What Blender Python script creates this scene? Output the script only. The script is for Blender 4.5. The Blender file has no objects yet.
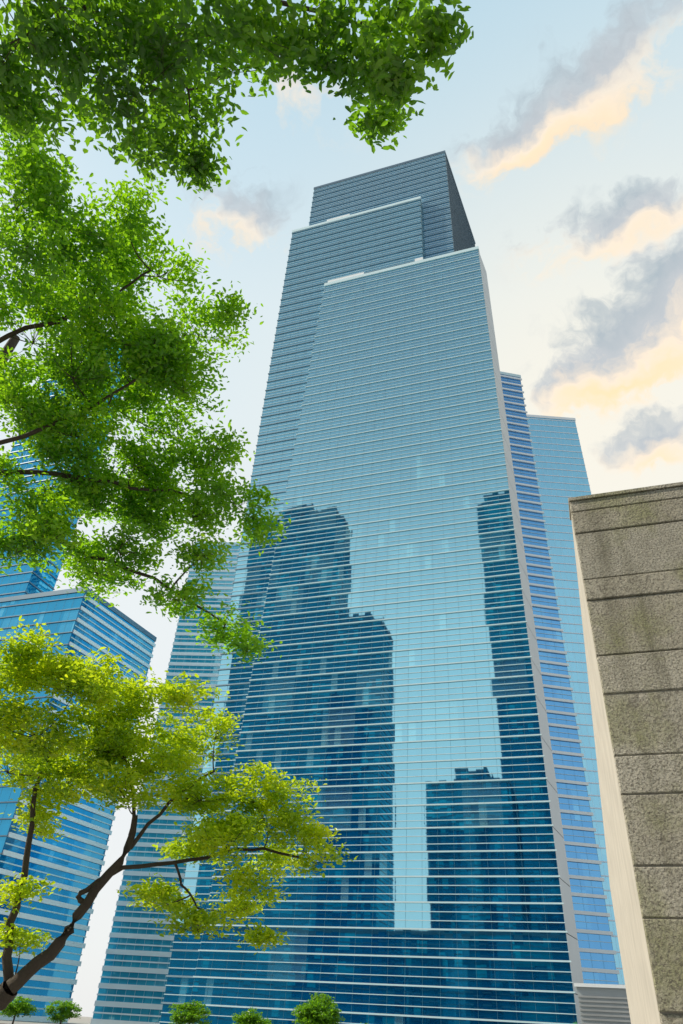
import bpy, math, random
import numpy as np
from mathutils import Vector, Matrix
random.seed(4); rng=np.random.default_rng(11)
scene=bpy.context.scene
CAMZ=1.6
# ---------------------------------------------------------------- helpers
def link(o,parent=None):
    scene.collection.objects.link(o)
    if parent: o.parent=parent
    return o
def empty(name):
    e=bpy.data.objects.new(name,None); return link(e)
class MB:
    def __init__(s): s.v=[];s.f=[];s.m=[];s.uv=[]
    def face(s,pts,mi=0,uvs=None):
        n=len(s.v); s.v+=[tuple(p) for p in pts]; s.f.append(tuple(range(n,n+len(pts)))); s.m.append(mi)
        s.uv+= uvs if uvs else [(0,0)]*len(pts)
    def box(s,x0,x1,y0,y1,z0,z1,mi=0):
        s.obox((x0,y0),(1,0),(0,1),x1-x0,y1-y0,z0,z1,mi)
    def obox(s,o,d,n,L,D,z0,z1,mi=0,o2=None,back=True):
        p=[(o[0],o[1]),(o[0]+d[0]*L,o[1]+d[1]*L),(o[0]+d[0]*L+n[0]*D,o[1]+d[1]*L+n[1]*D),(o[0]+n[0]*D,o[1]+n[1]*D)]
        lo=[(q[0],q[1],z0) for q in p]; hi=[(q[0],q[1],z1) for q in p]
        s.face(hi,mi); s.face(lo[::-1],mi)
        for i in range(4):
            j=(i+1)%4
            if i==0 and not back: continue
            s.face([lo[i],lo[j],hi[j],hi[i]],mi)
    def make(s,name,mats,parent=None,smooth=False):
        me=bpy.data.meshes.new(name); me.from_pydata(s.v,[],s.f)
        for m in mats: me.materials.append(m)
        me.polygons.foreach_set('material_index',s.m)
        uvl=me.uv_layers.new(name='UVMap'); uvl.data.foreach_set('uv',np.array(s.uv,dtype=np.float32).ravel())
        if smooth: me.polygons.foreach_set('use_smooth',[True]*len(s.f))
        me.update()
        return link(bpy.data.objects.new(name,me),parent)
# ---------------------------------------------------------------- materials
def newmat(name):
    m=bpy.data.materials.new(name); m.use_nodes=True; nt=m.node_tree; nt.nodes.clear()
    out=nt.nodes.new('ShaderNodeOutputMaterial'); return m,nt,out
def N(nt,t,**k):
    n=nt.nodes.new(t)
    for a,b in k.items(): setattr(n,a,b)
    return n
def math_(nt,op,a,b=None,c=None,clamp=False):
    n=N(nt,'ShaderNodeMath',operation=op,use_clamp=clamp)
    for i,x in enumerate((a,b,c)):
        if x is None: continue
        if isinstance(x,(int,float)): n.inputs[i].default_value=x
        else: nt.links.new(x,n.inputs[i])
    return n.outputs[0]
def vmath(nt,op,a,b=None):
    n=N(nt,'ShaderNodeVectorMath',operation=op)
    for i,x in enumerate((a,b)):
        if x is None: continue
        if isinstance(x,(tuple,list,Vector)): n.inputs[i].default_value=tuple(x)
        else: nt.links.new(x,n.inputs[i])
    return n
def mixc(nt,f,a,b,bt='MIX'):
    n=N(nt,'ShaderNodeMix',data_type='RGBA',blend_type=bt)
    for s,x in ((n.inputs[0],f),(n.inputs[6],a),(n.inputs[7],b)):
        if isinstance(x,(int,float)): s.default_value=x
        elif isinstance(x,tuple): s.default_value=(*x,1) if len(x)==3 else x
        else: nt.links.new(x,s)
    return n.outputs[2]
def ramp(nt,f,stops):
    n=N(nt,'ShaderNodeValToRGB'); nt.links.new(f,n.inputs[0]); cr=n.color_ramp
    while len(cr.elements)<len(stops): cr.elements.new(0.5)
    for e,(p,c) in zip(cr.elements,stops): e.position=p; e.color=(*c,1)
    return n.outputs[0]
def glass_mat(name,tint,base1,base2,refl=0.6,pw=1.5,ph=4.2,wave=0.004,lit=0.06,litcol=(.25,.6,.75),rough=0.02,lith=130,bigk=.3):
    m,nt,out=newmat(name); L=nt.links.new
    uv=N(nt,'ShaderNodeUVMap').outputs[0]
    sc=vmath(nt,'DIVIDE',uv,(pw,ph,1)).outputs[0]
    fl=vmath(nt,'FLOOR',sc).outputs[0]
    wn=N(nt,'ShaderNodeTexWhiteNoise',noise_dimensions='3D'); L(fl,wn.inputs[0])
    big=vmath(nt,'FLOOR',vmath(nt,'DIVIDE',uv,(pw*5,ph*2,1)).outputs[0]).outputs[0]
    wb=N(nt,'ShaderNodeTexWhiteNoise',noise_dimensions='3D'); L(big,wb.inputs[0])
    geo=N(nt,'ShaderNodeNewGeometry')
    off=vmath(nt,'SUBTRACT',wn.outputs['Color'],(.5,.5,.5)).outputs[0]
    off=vmath(nt,'MULTIPLY',off,(wave,wave,wave)).outputs[0]
    nn=vmath(nt,'NORMALIZE',vmath(nt,'ADD',geo.outputs['Normal'],off).outputs[0]).outputs[0]
    g=N(nt,'ShaderNodeBsdfGlossy'); g.inputs['Color'].default_value=(*tint,1); g.inputs['Roughness'].default_value=rough; L(nn,g.inputs['Normal'])
    base=mixc(nt,wn.outputs['Value'],base1,base2)
    sp=N(nt,'ShaderNodeSeparateXYZ'); L(uv,sp.inputs[0])
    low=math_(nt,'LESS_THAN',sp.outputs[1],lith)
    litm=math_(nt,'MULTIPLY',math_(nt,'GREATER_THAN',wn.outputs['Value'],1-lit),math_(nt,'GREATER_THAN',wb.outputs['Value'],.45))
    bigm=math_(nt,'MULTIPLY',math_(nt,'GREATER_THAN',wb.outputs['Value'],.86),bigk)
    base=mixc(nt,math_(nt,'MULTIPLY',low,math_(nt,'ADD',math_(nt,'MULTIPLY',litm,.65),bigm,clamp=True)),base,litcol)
    d=N(nt,'ShaderNodeBsdfDiffuse'); L(base,d.inputs['Color'])
    fr=N(nt,'ShaderNodeLayerWeight'); fr.inputs['Blend'].default_value=.35
    fac=math_(nt,'ADD',refl,math_(nt,'MULTIPLY',fr.outputs['Fresnel'],1-refl),clamp=True)
    mx=N(nt,'ShaderNodeMixShader'); L(fac,mx.inputs[0]); L(d.outputs[0],mx.inputs[1]); L(g.outputs[0],mx.inputs[2])
    L(mx.outputs[0],out.inputs[0]); return m
def plain(name,col,rough=.5,metal=0,var=.25,scale=.5,bump=0,bscale=20):
    m,nt,out=newmat(name); L=nt.links.new
    p=N(nt,'ShaderNodeBsdfPrincipled'); tc=N(nt,'ShaderNodeTexCoord')
    ns=N(nt,'ShaderNodeTexNoise'); ns.inputs['Scale'].default_value=scale; ns.inputs['Detail'].default_value=3; L(tc.outputs['Object'],ns.inputs['Vector'])
    c=mixc(nt,ns.outputs[0],tuple(x*(1-var) for x in col),tuple(min(1,x*(1+var)) for x in col)); L(c,p.inputs['Base Color'])
    p.inputs['Roughness'].default_value=rough; p.inputs['Metallic'].default_value=metal
    if bump:
        n2=N(nt,'ShaderNodeTexNoise'); n2.inputs['Scale'].default_value=bscale; n2.inputs['Detail'].default_value=5; L(tc.outputs['Object'],n2.inputs['Vector'])
        b=N(nt,'ShaderNodeBump'); b.inputs['Strength'].default_value=bump; b.inputs['Distance'].default_value=.02; L(n2.outputs[0],b.inputs['Height']); L(b.outputs[0],p.inputs['Normal'])
    L(p.outputs[0],out.inputs[0]); return m
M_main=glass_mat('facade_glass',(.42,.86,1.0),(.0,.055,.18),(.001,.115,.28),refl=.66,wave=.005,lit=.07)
M_top=glass_mat('upper_glass',(.42,.78,1.0),(.0,.06,.14),(.01,.10,.20),refl=.58,wave=.005,lit=0,lith=0)
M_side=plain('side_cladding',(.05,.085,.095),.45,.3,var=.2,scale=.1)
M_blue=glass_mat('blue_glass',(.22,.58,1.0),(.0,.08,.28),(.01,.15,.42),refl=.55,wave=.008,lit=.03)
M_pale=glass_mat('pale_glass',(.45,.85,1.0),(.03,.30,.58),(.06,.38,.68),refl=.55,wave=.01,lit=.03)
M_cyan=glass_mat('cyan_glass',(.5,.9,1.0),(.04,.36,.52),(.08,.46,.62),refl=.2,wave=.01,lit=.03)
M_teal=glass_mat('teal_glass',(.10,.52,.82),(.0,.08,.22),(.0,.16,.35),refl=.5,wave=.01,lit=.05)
M_dark=glass_mat('dark_tower_glass',(.05,.38,.56),(.0,.025,.075),(.0,.09,.18),refl=.3,wave=.01,lit=.18,litcol=(.02,.45,.58),pw=3,lith=400,bigk=.4)
M_fin=plain('aluminium_ledge',(.56,.74,.80),.5,0,var=.06,scale=.2)
M_finm=plain('blue_grey_ledge',(.26,.38,.46),.4,.2,var=.1,scale=.2)
M_findk=plain('dark_ledge',(.12,.20,.27),.4,.4,var=.1,scale=.2)
M_finw=plain('white_ledge',(.78,.83,.86),.5,0,var=.06,scale=.2)
M_finb=plain('deep_blue_ledge',(.02,.09,.14),.5,0,var=.1,scale=.2)  # even, very dark blue for ledges and parapets of the dark towers
M_mull=plain('mullion_metal',(.08,.24,.34),.4,.5,var=.1)
M_silver=plain('silver_cladding',(.40,.44,.46),.45,.3,var=.08,scale=.15)
M_roof=plain('roof_membrane',(.3,.32,.33),.8)
# ---------------------------------------------------------------- towers
def lerp(a,b,t): return (a[0]+(b[0]-a[0])*t,a[1]+(b[1]-a[1])*t)
def tower(parent,tag,bot,top,z0,z1,fh,fins,mull=None,mats=None,edges=None,side=None,parapet=1.2,pmat=None,mullmat=None,mulld=.03,mullw=.02):
    n=len(bot); edges=range(n) if edges is None else edges
    side=side or {}
    def P(i,z):
        t=(z-z0)/(z1-z0); return lerp(bot[i%n],top[i%n],t)
    w=MB(); wm=[mats]
    for i in range(n):
        a,b=P(i,z0),P(i+1,z0); c,d=P(i+1,z1),P(i,z1)
        L=math.dist(a,b)
        mi=0
        if i in side:
            if side[i] not in wm: wm.append(side[i])
            mi=wm.index(side[i])
        w.face([(*a,z0),(*b,z0),(*c,z1),(*d,z1)],mi,[(0,z0),(L,z0),(L,z1),(L-math.dist(c,d),z1)])
    w.face([(*P(i,z1),z1) for i in range(n)],mi)
    w.make(tag+'_glass_walls',wm,parent)
    fmats=[]; f=MB()
    for (off,th,dp,fm) in fins:
        if fm not in fmats: fmats.append(fm)
        mi=fmats.index(fm)
        z=z0+off
        while z+th<z1:
            for i in edges:
                a,b=P(i,z),P(i+1,z); L=math.dist(a,b); dx,dy=(b[0]-a[0])/L,(b[1]-a[1])/L
                f.obox(a,(dx,dy),(dy,-dx),L+dp,dp,z,z+th,mi,back=False)
            z+=fh
    if fins: f.make(tag+'_floor_ledges',fmats,parent)
    if mull:
        g=MB()
        for i in edges:
            a,b=bot[i],bot[(i+1)%n]; at_,bt=top[i],top[(i+1)%n]
            L=math.dist(a,b); k=max(1,int(L/mull)); dx,dy=(b[0]-a[0])/L,(b[1]-a[1])/L
            for j in range(0,k+1):
                q=lerp(a,b,j/k); q2=lerp(at_,bt,j/k); h=mullw
                pts=[]
                for (qq,z) in ((q,z0+.05),(q2,z1-.05)):
                    pts.append([(qq[0]-dx*h,qq[1]-dy*h,z),(qq[0]-dx*h+dy*mulld,qq[1]-dy*h-dx*mulld,z),(qq[0]+dx*h+dy*mulld,qq[1]+dy*h-dx*mulld,z),(qq[0]+dx*h,qq[1]+dy*h,z)])
                lo,hi=pts
                for s in range(3): g.face([lo[s],lo[s+1],hi[s+1],hi[s]])
        g.make(tag+'_mullions',[mullmat or M_mull],parent)
    if parapet:
        r=MB()
        for i in range(n):
            a,b=top[i],top[(i+1)%n]; L=math.dist(a,b); dx,dy=(b[0]-a[0])/L,(b[1]-a[1])/L
            r.obox(a,(dx,dy),(dy,-dx),L+.3,.3,z1-.4,z1+parapet)
        r.make(tag+'_parapet',[pmat or M_fin],parent)

T=empty('glass_skyscraper')
FH=4.2
fm=[(0,.24,.26,M_fin),(1.4,.12,.12,M_fin),(2.8,.12,.12,M_fin)]
fm2=[(0,.28,.30,M_finm),(1.4,.13,.14,M_fin),(2.8,.13,.14,M_fin)]
tower(T,'front_slab',[(-73,140),(-4.3,140),(-4.3,188),(-73,188)],[(-61,140),(-4.3,140),(-4.3,188),(-61,188)],0,222.8,FH,fm,3,M_main,edges=[0,3])
tower(T,'rear_slab',[(-79.1,141.5),(-24.3,141.5),(-24.3,190),(-79.1,190)],[(-79.1,141.5),(-24.3,141.5),(-24.3,190),(-79.1,190)],0,270,FH,fm2,3,M_main,edges=[0,1,3])
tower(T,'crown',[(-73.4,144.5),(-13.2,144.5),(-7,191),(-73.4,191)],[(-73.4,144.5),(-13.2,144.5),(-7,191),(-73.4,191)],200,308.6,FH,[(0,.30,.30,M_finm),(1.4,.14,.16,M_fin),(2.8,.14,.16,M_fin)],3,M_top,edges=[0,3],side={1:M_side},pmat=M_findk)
b=MB()
z=0
while z<222:
    z2=min(z+8.4,222.8)
    lo=[(-4.28,139.95),(-2.7,150),(-4.28,150)]
    for i in range(3):
        p,q=lo[i],lo[(i+1)%3]; b.face([(*p,z+.06),(*q,z+.06),(*q,z2-.06),(*p,z2-.06)])
    z+=8.4
b.face([(-4.28,139.95,222.7),(-2.7,150,222.7),(-4.28,150,222.7)])
b.make('corner_cladding',[M_silver],T)
b=MB()
for k in range(24):
    t=k/24; a=lerp((-13.2,144.5),(-7,191),t)
    b.obox(a,(.132,.991),(.991,-.132),.12,.25,200,308)
b.make('crown_side_ribs',[M_findk],T)
b=MB(); b.box(-60,-46,139.8,146,224.03,225.3); b.box(-27,-24,140.6,143.9,222.9,227)
b.box(-64,-54,141.3,146,271.23,272.3); b.make('roof_highlight_strips',[M_finw],T)  # white cap strips added to stand in for bright highlights on the roof edges

T=empty('striped_office_tower')
q=[(-20,197.2),(4.2,210),(-8,233),(-32,220)]
tower(T,'body',q,q,0,230,4.0,[(0,.8,.5,M_finw),(2.4,.12,.15,M_fin)],3,M_blue,edges=[0])
T=empty('blue_glass_tower')
q=[(2,249.2),(27.4,258.7),(17,286),(-9,276)]
tower(T,'body',q,q,0,245.5,4.0,[(0,.35,.15,M_finw)],2.2,M_pale,edges=[0,1],pmat=M_finw,mullmat=M_finw)
T=empty('teal_office_tower')
q=[(-200,150),(-135,150),(-130.6,185.4),(-200,170)]
tower(T,'body',q,q,0,106.5,4.0,[(0,.3,.3,M_findk)],3,M_teal,edges=[0],pmat=M_findk)
tower(T,'side_bay',[(-137,150.2),(-134.9,150.2),(-130.5,185.4),(-137,185.4)],[(-137,150.2),(-134.9,150.2),(-130.5,185.4),(-137,185.4)],0,106.3,4.0,[(0,1.1,.4,M_finw),(2.4,.3,.2,M_fin)],None,M_teal,edges=[1],parapet=0)
T=empty('tall_office_tower')
q=[(-205,160),(-169,160),(-169,172),(-205,172)]
tower(T,'body',q,q,0,250,4.0,[(0,.4,.3,M_findk)],3,M_teal,edges=[0,1],pmat=M_findk)
T=empty('white_banded_tower')
q=[(-132.5,200),(-105,207),(-105,240),(-140,236)]
tower(T,'body',q,q,0,157,4.0,[(0,1.2,.25,M_finw),(2.4,.35,.2,M_finw)],2.5,M_cyan,edges=[0,3],mullmat=M_finw)
dk=[(0,.4,.3,M_finb),(2,.12,.15,M_finb)]
def rect(x0,x1,y0,y1): return [(x0,y0),(x1,y0),(x1,y1),(x0,y1)]
def opp(name,parts,mat=None):
    T=empty(name)
    for k,(x0,x1,y1,dep,h) in enumerate(parts):
        q=rect(x0,x1,y1-dep,y1); tower(T,'block_%d'%k,q,q,0,h,4.0,dk,None,mat or M_dark,edges=[1,2],pmat=M_finb)
opp('stepped_dark_tower',[(-196,-131,-82,30,297),(-190,-124,-80,20,286),(-176,-150,-84,18,305)])
opp('dark_office_tower',[(-134,-93,-70,30,198),(-122,-101,-74,20,204)])
opp('slim_dark_tower',[(-36,14,-120,40,312),(-30,2,-124,30,322)])
opp('dark_slab_block',[(-73,-30,-90,30,108),(-58,-40,-92,20,114)])
opp('dark_podium_block',[(-190,14,-50,16,36)])

T=empty('louvred_pavilion')
b=MB(); b.box(-3.2,9,120,132,0,8.2); b.make('pavilion_walls',[M_silver],T)
b=MB()
for k in range(13): b.box(-3.1,8.8,119.8,119.997,1+k*.5,1.22+k*.5)
b.make('louvres',[M_roof],T)
b=MB(); b.box(-3.5,9.3,119.6,132.3,8.203,8.6); b.make('roof_slab',[M_finw],T)

# ---------------------------------------------------------------- stone wall
def stone():
    m,nt,out=newmat('granite_blocks'); L=nt.links.new
    p=N(nt,'ShaderNodeBsdfPrincipled'); p.inputs['Roughness'].default_value=.9
    tc=N(nt,'ShaderNodeTexCoord').outputs['Object']
    def noise(s,d=6,v=None):
        n=N(nt,'ShaderNodeTexNoise'); n.inputs['Scale'].default_value=s; n.inputs['Detail'].default_value=d; n.inputs['Roughness'].default_value=.68
        L(v or tc,n.inputs['Vector']); return n.outputs[0]
    st=vmath(nt,'MULTIPLY',tc,(1.6,1.6,.16)).outputs[0]
    isl=N(nt,'ShaderNodeNewGeometry').outputs['Random Per Island']
    c=mixc(nt,ramp(nt,noise(1.3),[(.3,(0,0,0)),(.7,(1,1,1))]),(.42,.39,.31),(.66,.62,.52))
    c=mixc(nt,.45,c,ramp(nt,isl,[(0,(.44,.40,.30)),(.5,(.64,.60,.50)),(1,(.42,.40,.33))]))
    c=mixc(nt,ramp(nt,noise(.9,6,st),[(.49,(0,0,0)),(.68,(.7,.7,.7))]),c,(.19,.18,.12))
    c=mixc(nt,ramp(nt,noise(.55,5),[(.50,(0,0,0)),(.66,(.6,.6,.6))]),c,(.32,.33,.14))
    c=mixc(nt,ramp(nt,noise(22,5),[(.40,(.8,.8,.8)),(.52,(0,0,0))]),c,(.17,.15,.12))
    L(c,p.inputs['Base Color'])
    b=N(nt,'ShaderNodeBump'); b.inputs['Strength'].default_value=1; b.inputs['Distance'].default_value=.08
    L(math_(nt,'ADD',noise(18,7),math_(nt,'MULTIPLY',noise(4.5,5),1.2)),b.inputs['Height']); L(b.outputs[0],p.inputs['Normal'])
    L(p.outputs[0],out.inputs[0]); return m
M_stone=stone()
M_pal=plain('pale_render',(.46,.42,.36),.85,0,var=.3,scale=.8,bump=.4)
W=empty('stone_wall')
YW=16.0; H=13.65
def xl(z): return 0.90+(1.09-0.90)*z/H
b=MB(); z=0.0
hs=[1.3,.85,1.45,.9,1.35,.8,1.4,.95,1.5,.6,1.45,.72,.38]
for k,h in enumerate(hs):
    z1=min(z+h,H)
    x=xl(z); edges_=[x]
    xx=x+(5.2 if k%2 else 7.0)
    while xx<14: edges_.append(xx); xx+=5.3+random.uniform(-.3,.6)
    edges_.append(14)
    for i in range(len(edges_)-1):
        g=.014
        x0=edges_[i]+(g if i else 0); x1=edges_[i+1]-g
        x0t=x0+(xl(z1)-xl(z) if i==0 else 0)
        j=random.uniform(-.025,.025); y0=YW+j; c=.02
        fr=[(x0+c,y0,z+g+c),(x1-c,y0,z+g+c),(x1-c,y0,z1-g-c),(x0t+c,y0,z1-g-c)]
        bk=[(x0,y0+c,z+g),(x1,y0+c,z+g),(x1,y0+c,z1-g),(x0t,y0+c,z1-g)]
        bb=[(q[0],YW+.2,q[2]) for q in bk]
        n=len(b.v); b.v+=fr+bk+bb
        F=[(0,1,2,3)]
        for s in range(4):
            t=(s+1)%4; F+= [(4+s,4+t,t,s),(8+s,8+t,4+t,4+s)]
        for ff in F: b.f.append(tuple(n+i_ for i_ in ff)); b.m.append(0); b.uv+=[(0,0)]*4
    z=z1
b.make('granite_block_face',[M_stone],W)
b=MB()
s=.0178; Ld=60
A=[(.905,YW+.06,0),(14,YW+.06,0),(14,YW+Ld,0),(.905+s*Ld,YW+Ld,0)]
B=[(1.095,YW+.06,H),(14,YW+.06,H),(14,YW+Ld,H),(1.095+s*Ld,YW+Ld,H)]
for i in range(4):
    j=(i+1)%4; b.face([A[i],A[j],B[j],B[i]])
b.face(B); b.make('rendered_core',[M_pal],W)
b=MB(); b.box(1.07,14,YW-.05,YW+.9,H+.003,H+.10); b.make('coping',[M_stone],W)

# ---------------------------------------------------------------- ground
M_pave=plain('paving',(.28,.27,.25),.85,0,var=.2,scale=.3,bump=.3,bscale=6)
M_asph=plain('asphalt',(.05,.05,.052),.9,0,var=.25,scale=.5,bump=.4,bscale=30)
M_kerb=plain('kerb_stone',(.35,.34,.32),.8); M_white=plain('road_paint',(.75,.75,.72),.7)
b=MB(); b.face([(-4000,-4000,0),(4000,-4000,0),(4000,4000,0),(-4000,4000,0)]); b.make('ground',[M_pave])
b=MB(); b.face([(-900,94,.004),(900,94,.004),(900,110,.004),(-900,110,.004)]); b.make('road',[M_asph])
b=MB(); b.box(-900,900,93.7,94,0,.13); b.box(-900,900,110,110.3,0,.13); b.make('kerb',[M_kerb])
b=MB()
for k in range(-60,60): b.face([(k*9,101.9,.008),(k*9+3,101.9,.008),(k*9+3,102.1,.008),(k*9,102.1,.008)])
b.make('lane_markings',[M_white])

# ---------------------------------------------------------------- trees
def leafmat(name,c1,c2,c3,tc_,tr=.5):
    m,nt,out=newmat(name); L=nt.links.new
    isl=N(nt,'ShaderNodeNewGeometry').outputs['Random Per Island']
    tc=N(nt,'ShaderNodeTexCoord').outputs['Object']
    n=N(nt,'ShaderNodeTexNoise'); n.inputs['Scale'].default_value=1.2; n.inputs['Detail'].default_value=1; L(tc,n.inputs['Vector'])
    f=math_(nt,'ADD',math_(nt,'MULTIPLY',isl,.55),math_(nt,'MULTIPLY',math_(nt,'SUBTRACT',n.outputs[0],.34),1.7),clamp=True)
    c=ramp(nt,f,[(0,c1),(.5,c2),(1,c3)])
    d=N(nt,'ShaderNodeBsdfDiffuse'); L(c,d.inputs['Color'])
    t=N(nt,'ShaderNodeBsdfTranslucent'); L(mixc(nt,.5,c,tc_),t.inputs['Color'])
    mx=N(nt,'ShaderNodeMixShader'); mx.inputs[0].default_value=tr
    L(d.outputs[0],mx.inputs[1]); L(t.outputs[0],mx.inputs[2])
    g=N(nt,'ShaderNodeBsdfGlossy'); g.inputs['Roughness'].default_value=.35
    m2=N(nt,'ShaderNodeMixShader'); m2.inputs[0].default_value=.04; L(mx.outputs[0],m2.inputs[1]); L(g.outputs[0],m2.inputs[2])
    L(m2.outputs[0],out.inputs[0]); return m
M_bark=plain('bark',(.055,.042,.03),.9,0,var=.35,scale=3,bump=.8,bscale=25)
M_leafA=leafmat('leaves_yellow_green',(.07,.24,.005),(.26,.46,.007),(.58,.66,.015),(.85,.98,.015),.60)
M_leafB=leafmat('leaves_green',(.025,.13,.006),(.10,.32,.008),(.32,.54,.012),(.52,.92,.012),.60)
M_leafC=leafmat('leaves_dark_green',(.015,.08,.006),(.06,.21,.008),(.19,.40,.012),(.36,.68,.012),.56)
def bez(a,b,sag,n=6):
    a=np.array(a);b=np.array(b); m=(a+b)/2+np.array(sag)
    t=np.linspace(0,1,n)[:,None]; return (1-t)**2*a+2*t*(1-t)*m+t*t*b
def tube(mb,pts,r0,r1,sides=6):
    pts=np.array(pts); n=len(pts); base=len(mb.v)
    for i in range(n):
        d=pts[min(i+1,n-1)]-pts[max(i-1,0)]; d=d/(np.linalg.norm(d)+1e-9)
        ref=np.array((0,0,1.)) if abs(d[2])<.9 else np.array((1.,0,0))
        u=np.cross(d,ref); u/=np.linalg.norm(u); w=np.cross(d,u)
        r=r0+(r1-r0)*i/(n-1)
        for s in range(sides):
            an=2*math.pi*s/sides; mb.v.append(tuple(pts[i]+r*(math.cos(an)*u+math.sin(an)*w)))
    for i in range(n-1):
        for s in range(sides):
            t=(s+1)%sides; mb.f.append((base+i*sides+s,base+i*sides+t,base+(i+1)*sides+t,base+(i+1)*sides+s)); mb.m.append(0); mb.uv+=[(0,0)]*4
def leaves_mesh(name,C,size,mat,parent,tilt=.7):
    n=len(C); C=np.array(C)
    th=rng.uniform(0,2*np.pi,n)
    nrm=np.stack([rng.normal(0,tilt,n),rng.normal(0,tilt,n),np.ones(n)],1); nrm/=np.linalg.norm(nrm,axis=1)[:,None]
    h=np.stack([np.cos(th),np.sin(th),np.zeros(n)],1); h-=nrm*np.sum(h*nrm,1)[:,None]; h/=np.linalg.norm(h,axis=1)[:,None]
    w=np.cross(nrm,h); L=(size*rng.uniform(.6,1.35,n))[:,None]; Wd=L*.22
    droop=nrm*L
    base=C-h*L*.5; tip=C+h*L*.5-droop*.10
    r1=C-w*Wd+droop*.06-h*L*.22; r2=C-w*Wd*.85+droop*.05+h*L*.18
    l1=C+w*Wd+droop*.06-h*L*.22; l2=C+w*Wd*.85+droop*.05+h*L*.18
    V=np.stack([base,r1,r2,tip,l2,l1],1).reshape(-1,3)
    idx=np.arange(n)*6
    F=np.stack([idx,idx+1,idx+2,idx+3,idx,idx+3,idx+4,idx+5],1).reshape(-1)
    me=bpy.data.meshes.new(name); me.vertices.add(6*n); me.vertices.foreach_set('co',V.ravel().astype(np.float32))
    me.loops.add(8*n); me.loops.foreach_set('vertex_index',F.astype(np.int32))
    me.polygons.add(2*n); me.polygons.foreach_set('loop_start',(np.arange(2*n)*4).astype(np.int32))
    try: me.polygons.foreach_set('loop_total',np.full(2*n,4,dtype=np.int32))
    except Exception: pass
    me.materials.append(mat); me.update(calc_edges=True); me.validate()
    link(bpy.data.objects.new(name,me),parent)
def tree(name,limbs,pads,leaf,mat,dens=1.0,per=15,spread=.15,lobes=1.0,lr=(.20,.40)):
    T=empty(name); mb=MB(); skel=[]
    for pts,r0,r1 in limbs:
        P=[]
        for i in range(len(pts)-1):
            a,b_=np.array(pts[i],float),np.array(pts[i+1],float)
            for k in range(4):
                P.append(a+(b_-a)*k/4)
        P.append(np.array(pts[-1],float))
        P=np.array(P)
        for _ in range(2): P[1:-1]=(P[:-2]+2*P[1:-1]+P[2:])/4
        P[1:-1]+=rng.normal(0,.02,P[1:-1].shape)
        tube(mb,P,r0,r1,8)
        for i,p in enumerate(P):
            if i>len(P)*.3: skel.append((p,r0+(r1-r0)*i/len(P)))
    root=np.array(limbs[0][0][-1],float)
    pads=sorted(pads,key=lambda p:np.linalg.norm(np.array(p[:3])-root))
    C=[]
    for (x,y,z,rh,rv) in pads:
        c=np.array((x,y,z)); base=c-np.array((0,0,rv*.5))
        dd=[np.linalg.norm(base-p)+ (1.2*max(0,p[2]-base[2])) for p,_ in skel]; j=int(np.argmin(dd)); p0,rr=skel[j]
        L=np.linalg.norm(base-p0); r0=min(rr*.8,max(.012,.010*L+.008))
        B=bez(p0,base,(rng.normal(0,.08*L),rng.normal(0,.08*L),-.10*L+rng.normal(0,.05*L)),7); tube(mb,B,r0,r0*.5,5)
        for q in B[2:]: skel.append((q,r0*.6))
        nl=max(5,int((8+rh*rh*8)*lobes))
        for _ in range(nl):
            d=rng.normal(0,1,3); d/=np.linalg.norm(d); rad=rng.uniform(.1,1.15)**.5
            sc=c+d*np.array((rh,rh,rv))*rad*.95
            S=bez(base,sc,(0,0,-.05),4); tube(mb,S,r0*.4,.004,3)
            sr=rng.uniform(*lr)*rh
            nt_=max(3,int(dens*sr*sr*95))
            for _ in range(nt_):
                e=rng.normal(0,1,3)*np.array((1,1,.38)); e=e/np.linalg.norm(e)*rng.uniform(.05,1)**.5
                tp=sc+e*sr
                if rng.random()<.25: tube(mb,[sc,tp],.004,.002,3)
                C.append(tp+rng.normal(0,1,(per,3))*np.array((spread,spread,spread*.4)))
    mb.make('trunk_and_branches',[M_bark],T,smooth=True)
    C=np.concatenate(C); leaves_mesh('leaves',C,leaf,mat,T)
def parse(s): return [tuple(float(v) for v in p.split(',')) for p in s.replace('\n','').split(';')]
T1=parse('''-8.9,8.9,6.5,0.8,0.42;-8,9.4,6.3,0.9,0.49;-7.5,10.5,6.4,0.8,0.41;-6.4,10.6,6.3,0.6,0.29;-8.4,9.3,5.5,0.8,0.47;-7.9,10.5,5.7,0.9,0.51;-7.4,12,6.1,0.8,0.5;-6.6,12.1,6.3,0.4,0.32;-9,10.9,5.1,0.9,0.41;-7.4,10.8,4.8,0.7,0.35;-6.6,11.9,5.1,0.8,0.45;-5.5,11.9,5,0.6,0.37;-5.8,11.7,4.2,0.7,0.35;-4.8,11.9,4.8,0.5,0.39;-4.4,12.4,4.1,0.5,0.42;-5.6,13.5,4.1,0.6,0.35;-7,12.6,4.2,0.6,0.23;-6.1,13.2,3.4,0.5,0.26;-7.4,12.5,3.4,0.6,0.25;-6.2,11.8,2.9,0.5,0.2;-5.3,12.5,2.8,0.25,0.1;-9.1,10.8,3.2,0.4,0.27;-9.1,11.2,2.6,0.4,0.23;-9.4,11,4.4,0.5,0.29;-9.8,10.4,5.3,0.6,0.46;-8.9,8.8,5.7,0.7,0.5;-7.5,11.4,5.5,0.8,0.42;-8.5,10.9,5.4,0.7,0.37;-5.3,12.2,4.6,0.5,0.35;-6.2,12.4,4.6,0.6,0.3;-4.7,12.6,4.4,0.5,0.3;-5.7,12.6,3.6,0.5,0.25''')
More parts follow.
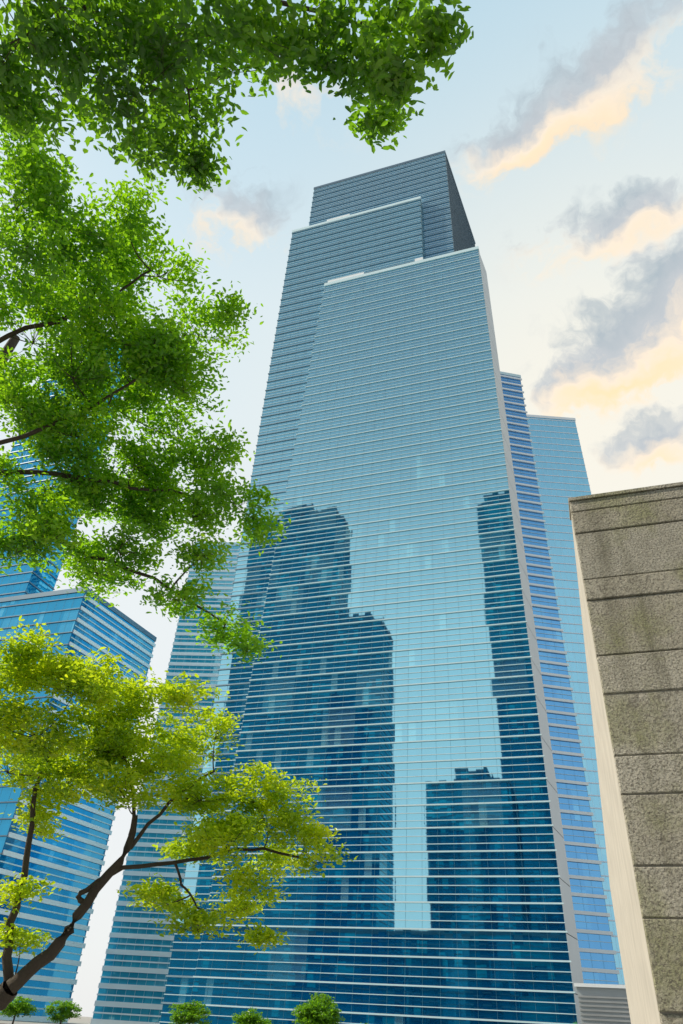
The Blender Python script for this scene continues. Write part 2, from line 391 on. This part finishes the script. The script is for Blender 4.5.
T2=parse('''-6,2.8,11,0.7,0.48;-5.5,3.5,10.3,0.7,0.55;-5,4.1,11,0.6,0.41;-6,3.6,9.6,0.7,0.6;-6.1,4.8,11.2,0.8,0.61;-5.2,5.2,11.4,0.5,0.43;-6.7,4.8,9.8,0.8,0.57;-5.4,5.2,9.8,0.8,0.48;-4.9,6.2,11,0.6,0.38;-4.1,5.9,10.8,0.25,0.26;-7.4,5.7,9.5,0.8,0.55;-6.4,6.3,9.9,0.8,0.5;-5,6.3,9.8,0.6,0.39;-6.7,6.3,8.3,0.7,0.34;-6,6.9,8.9,0.8,0.39;-4.9,7.2,8.8,0.6,0.33;-4.3,7.4,8.1,0.6,0.28;-4.2,8.1,8,0.3,0.26;-6.2,7.8,8.5,0.9,0.38;-6.6,6.2,7.1,0.6,0.31;-4.8,7.5,7.3,0.5,0.21;-6.8,7.7,7.4,0.7,0.21;-5.4,8,6.9,0.5,0.22;-5.1,9,6.8,0.5,0.23;-4.7,9.2,6.5,0.25,0.16;-7.2,5.7,7.9,0.4,0.26;-5.7,7.4,9.9,0.6,0.35;-4.5,6.8,8.8,0.3,0.25;-5.8,4.7,10.1,0.6,0.45;-6,5.1,9.1,0.7,0.44;-5.4,6,10.2,0.7,0.41;-6.3,5.8,8.6,0.7,0.33;-7.3,6.5,7.1,0.5,0.27;-6.8,7.2,8.4,0.7,0.33;-6,3.2,10.4,0.5,0.48;-6.9,5.4,8.9,0.6,0.4;-5.6,5.6,9.6,0.6,0.4;-6.1,7.2,7.4,0.6,0.2;-5.2,7.6,8.2,0.5,0.25;-7,6.4,7.6,0.6,0.25''')
T3=parse('''-3.9,1.3,9.1,0.6,0.43;-3.5,1.6,9.8,0.6,0.41;-2.6,1.7,8.9,0.6,0.39;-1.9,1.8,9,0.5,0.3;-3.1,2,8.8,0.5,0.35;-2.9,2.5,9.6,0.4,0.35;-3.9,1.8,9.1,0.5,0.32;-1.5,2,9.3,0.4,0.25;-1.2,2.3,9.4,0.3,0.22;-0.9,2.6,9.1,0.25,0.2;-0.6,2.4,9.7,0.35,0.16;-0.3,2.5,9.1,0.18,0.1;-1,3.2,9.7,0.15,0.12;-4.6,1.9,9.2,0.3,0.21;-2.5,2.4,10,0.4,0.24;-3.4,2.7,9.3,0.3,0.2;-3.2,3.1,9.6,0.2,0.16;-0.6,2.6,8.9,0.15,0.1;-3.4,1.2,9,0.6,0.27;-3,1.6,10.1,0.7,0.31;-4.4,1.5,9.2,0.4,0.3''')
L1=[([(-9.6,10.8,0),(-9.15,11.0,1.7),(-8.9,11.0,1.9)],.24,.15),
    (parse('-8.9,11,1.9;-8.43,11.15,2.36;-8.1,11.3,3.1;-7.6,11.5,4;-7.58,11.4,4.53'),.12,.05),
    (parse('-8.1,11.3,3.1;-8.3,11.2,3.2;-7.7,11.5,3.7;-6.7,12.1,3.9;-5.7,12.5,4.2;-4.9,12.9,4.1'),.05,.02),
    (parse('-6.9,11.9,3.85;-6.6,11.9,3.4;-6.2,11.9,3.1'),.025,.012),
    (parse('-9,11.1,1.9;-9.2,10.9,2.7;-9.1,10.8,3.7;-9.2,10.5,4.8;-8.9,10.4,5.8'),.08,.025),
    (parse('-7.6,11.5,4;-7.6,11.3,4.9;-8,10.7,5.9'),.04,.018),
    (parse('-7.6,11.5,4;-7.1,11.6,4.8;-6.4,11.9,5.4'),.04,.018)]
L2=[([(-8.9,5.2,0),(-9.0,5.4,3),(-9.0,5.6,6),(-9,5.8,9),(-8.6,5.8,11.5)],.30,.08),
    ([(-9.0,5.5,4.2)]+parse('-8.1,6.3,6.8;-7.3,6.6,7.5;-6.7,7.4,7.4;-6,8,7.3;-5,8.9,6.8'),.07,.015),
    ([(-9.0,5.5,4.8)]+parse('-7.7,5.5,7.8;-6.8,6.2,8.2;-6,6.9,8.3;-4.9,7.6,8.4'),.055,.015),
    ([(-9.0,5.6,6)]+parse('-7.3,4.5,9.3;-6.6,4.7,9.8;-5.7,4.9,10.3;-5,4.8,10.7'),.05,.015),
    ([(-9.0,5.6,6)]+parse('-7.3,5.2,7.9;-6.4,5.6,8.6;-5.5,5.7,9.2;-4.6,5.5,9.9'),.045,.012)]
L3=[([(-5.5,-3.0,0),(-5.3,-2.5,4),(-4.8,-1.5,7),(-4.2,-.3,8.6)],.3,.10),
    ([(-4.2,-.3,8.6)]+parse('-3.6,1,9.3;-3.2,1.7,9.4;-2.8,2.3,9.4'),.05,.012),
    ([(-4.2,-.3,8.6)]+parse('-2.7,1.1,9.7;-1.8,1.8,9.8;-1.1,2.3,9.8;-0.6,2.5,9.8'),.045,.01)]
tree('broadleaf_tree',L1,T1,.095,M_leafA,dens=1.9,per=15,lobes=1.25,spread=.13)
tree('rain_tree',L2,T2,.085,M_leafB,dens=2.1,per=15,lobes=1.25,spread=.12)
tree('overhanging_tree',L3,T3,.10,M_leafC,dens=1.3,spread=.12,lobes=1.1,lr=(.22,.42))
for (x,d,h) in [(-64.7,82,3.2),(-59.8,84,3.0),(-41.4,80,3.4),(-34.6,80,3.0),(-26.6,78,4.2),(-22.1,84,2.8),(0,100,2.6)]:
    tree('street_tree',[([(x,d,0),(x+.1,d,h*.4),(x,d,h*.7)],.12,.05)],[(x,d,h*.72,h*.5,h*.3),(x-.6,d,h*.6,h*.4,h*.25),(x+.7,d+.3,h*.62,h*.4,h*.22)],.25,M_leafC,dens=.3,per=10,spread=.2)

# ---------------------------------------------------------------- world
SUN=Vector((-.95,-.30,0)).normalized()*math.cos(math.radians(44))+Vector((0,0,math.sin(math.radians(44))))
wd=bpy.data.worlds.new('World'); scene.world=wd; wd.use_nodes=True; nt=wd.node_tree; nt.nodes.clear(); L=nt.links.new
out=N(nt,'ShaderNodeOutputWorld'); bg=N(nt,'ShaderNodeBackground')
sky=N(nt,'ShaderNodeTexSky',sky_type='NISHITA'); sky.sun_disc=False; sky.sun_elevation=math.radians(44); sky.sun_rotation=math.atan2(SUN.x,SUN.y); sky.dust_density=2.5; sky.air_density=1.0
d=vmath(nt,'NORMALIZE',N(nt,'ShaderNodeTexCoord').outputs['Generated']).outputs[0]
sep=N(nt,'ShaderNodeSeparateXYZ'); L(d,sep.inputs[0])
hz=ramp(nt,sep.outputs[2],[(0,(9.6,9.7,9.6)),(.5,(9.2,9.8,9.9)),(.80,(7.6,9.1,9.8)),(.97,(5.0,7.5,9.0))])
col=mixc(nt,.88,sky.outputs[0],hz)
gl=(.109,.727,.678)
gw=math_(nt,'EXPONENT',math_(nt,'MULTIPLY',math_(nt,'SUBTRACT',1.0,vmath(nt,'DOT_PRODUCT',d,gl).outputs['Value']),-14.0))
col=mixc(nt,math_(nt,'MULTIPLY',gw,.65),col,(10.8,9.7,7.8))
dk1=N(nt,'ShaderNodeMapRange'); L(sep.outputs[1],dk1.inputs[0]); dk1.inputs[1].default_value=0.05; dk1.inputs[2].default_value=-.35
dk2=N(nt,'ShaderNodeMapRange'); L(sep.outputs[2],dk2.inputs[0]); dk2.inputs[1].default_value=.46; dk2.inputs[2].default_value=.88
dkf=math_(nt,'MULTIPLY',dk1.outputs[0],dk2.outputs[0])
col=mixc(nt,math_(nt,'MULTIPLY',dkf,.9),col,(2.9,2.5,2.9))
def nz(scale,det,v,r=.6):
    n=N(nt,'ShaderNodeTexNoise'); n.inputs['Scale'].default_value=scale; n.inputs['Detail'].default_value=det; n.inputs['Roughness'].default_value=r; L(v,n.inputs['Vector']); return n
w1=nz(13,3,d)
dw=vmath(nt,'ADD',d,vmath(nt,'MULTIPLY',vmath(nt,'SUBTRACT',w1.outputs['Color'],(.5,.5,.5)).outputs[0],(.10,.10,.10)).outputs[0]).outputs[0]
clouds=[((.097,.423,.901),.085,.030,.9),((.036,.435,.900),.045,.018,.5),((.183,.531,.827),.075,.030,.9),((.070,.536,.841),.04,.03,.3),((.163,.658,.735),.078,.046,1.3),((.218,.607,.764),.04,.045,1.0),((.102,.693,.713),.05,.022,.85),((.172,.743,.646),.042,.026,.9),((-.314,.409,.857),.05,.035,.65),((.174,.366,.914),.09,.035,.5),((-.195,.302,.933),.06,.04,.35)]
tot=None; wsum=None
for (c,ru,rv,st) in clouds:
    c=Vector(c).normalized(); R=Vector((c.y,-c.x,0)).normalized(); U=R.cross(c).normalized()
    df=vmath(nt,'SUBTRACT',dw,tuple(c)).outputs[0]
    a=vmath(nt,'DOT_PRODUCT',df,tuple(R/ru)).outputs['Value']
    b_=vmath(nt,'DOT_PRODUCT',df,tuple(U/rv)).outputs['Value']
    e=math_(nt,'ADD',math_(nt,'MULTIPLY',a,a),math_(nt,'MULTIPLY',b_,b_))
    g=math_(nt,'MULTIPLY',math_(nt,'EXPONENT',math_(nt,'MULTIPLY',e,-.8)),st)
    gb=math_(nt,'MULTIPLY',g,b_)
    tot=g if tot is None else math_(nt,'ADD',tot,g)
    wsum=gb if wsum is None else math_(nt,'ADD',wsum,gb)
fb=nz(20,6,dw,.62)
dens=math_(nt,'ADD',math_(nt,'MULTIPLY',tot,1.15),math_(nt,'SUBTRACT',math_(nt,'MULTIPLY',fb.outputs[0],2.2),1.25),clamp=True)
dens=math_(nt,'MULTIPLY',dens,math_(nt,'MULTIPLY',tot,4.0,clamp=True))
alpha=ramp(nt,dens,[(.0,(0,0,0)),(.4,(.65,.65,.65)),(.85,(.95,.95,.95))])
low=math_(nt,'ADD',math_(nt,'ADD',.08,math_(nt,'MULTIPLY',fb.outputs[0],.75)),math_(nt,'MULTIPLY',math_(nt,'DIVIDE',wsum,math_(nt,'ADD',tot,.05)),.5),clamp=True)
cc=ramp(nt,low,[(.0,(11.5,8.4,5.0)),(.3,(10.4,8.8,7.0)),(.58,(5.6,6.0,6.4)),(1,(4.3,5.1,5.7))])
col=mixc(nt,alpha,col,cc)
L(col,bg.inputs[0]); bg.inputs[1].default_value=.1; L(bg.outputs[0],out.inputs[0])
sl=bpy.data.lights.new('sun','SUN'); sl.energy=5.0; sl.angle=math.radians(.6); sl.color=(1,.91,.75)
so=link(bpy.data.objects.new('sun',sl)); so.rotation_euler=SUN.to_track_quat('Z','Y').to_euler(); so.location=(0,0,300)
# ---------------------------------------------------------------- camera
cd=bpy.data.cameras.new('camera'); cam=link(bpy.data.objects.new('camera',cd)); scene.camera=cam
cd.sensor_fit='VERTICAL'; cd.sensor_height=36; cd.sensor_width=24; cd.lens=36*683/1024; cd.clip_end=9000; cd.clip_start=.1
M=Matrix(((0.9542,0.1419,0.2633,0),(0.2951,-0.5902,-0.7514,0),(0.0487,0.7947,-0.6051,CAMZ),(0,0,0,1)))
cam.matrix_world=M
scene.view_settings.view_transform='Standard'; scene.view_settings.look='None'; scene.view_settings.exposure=0
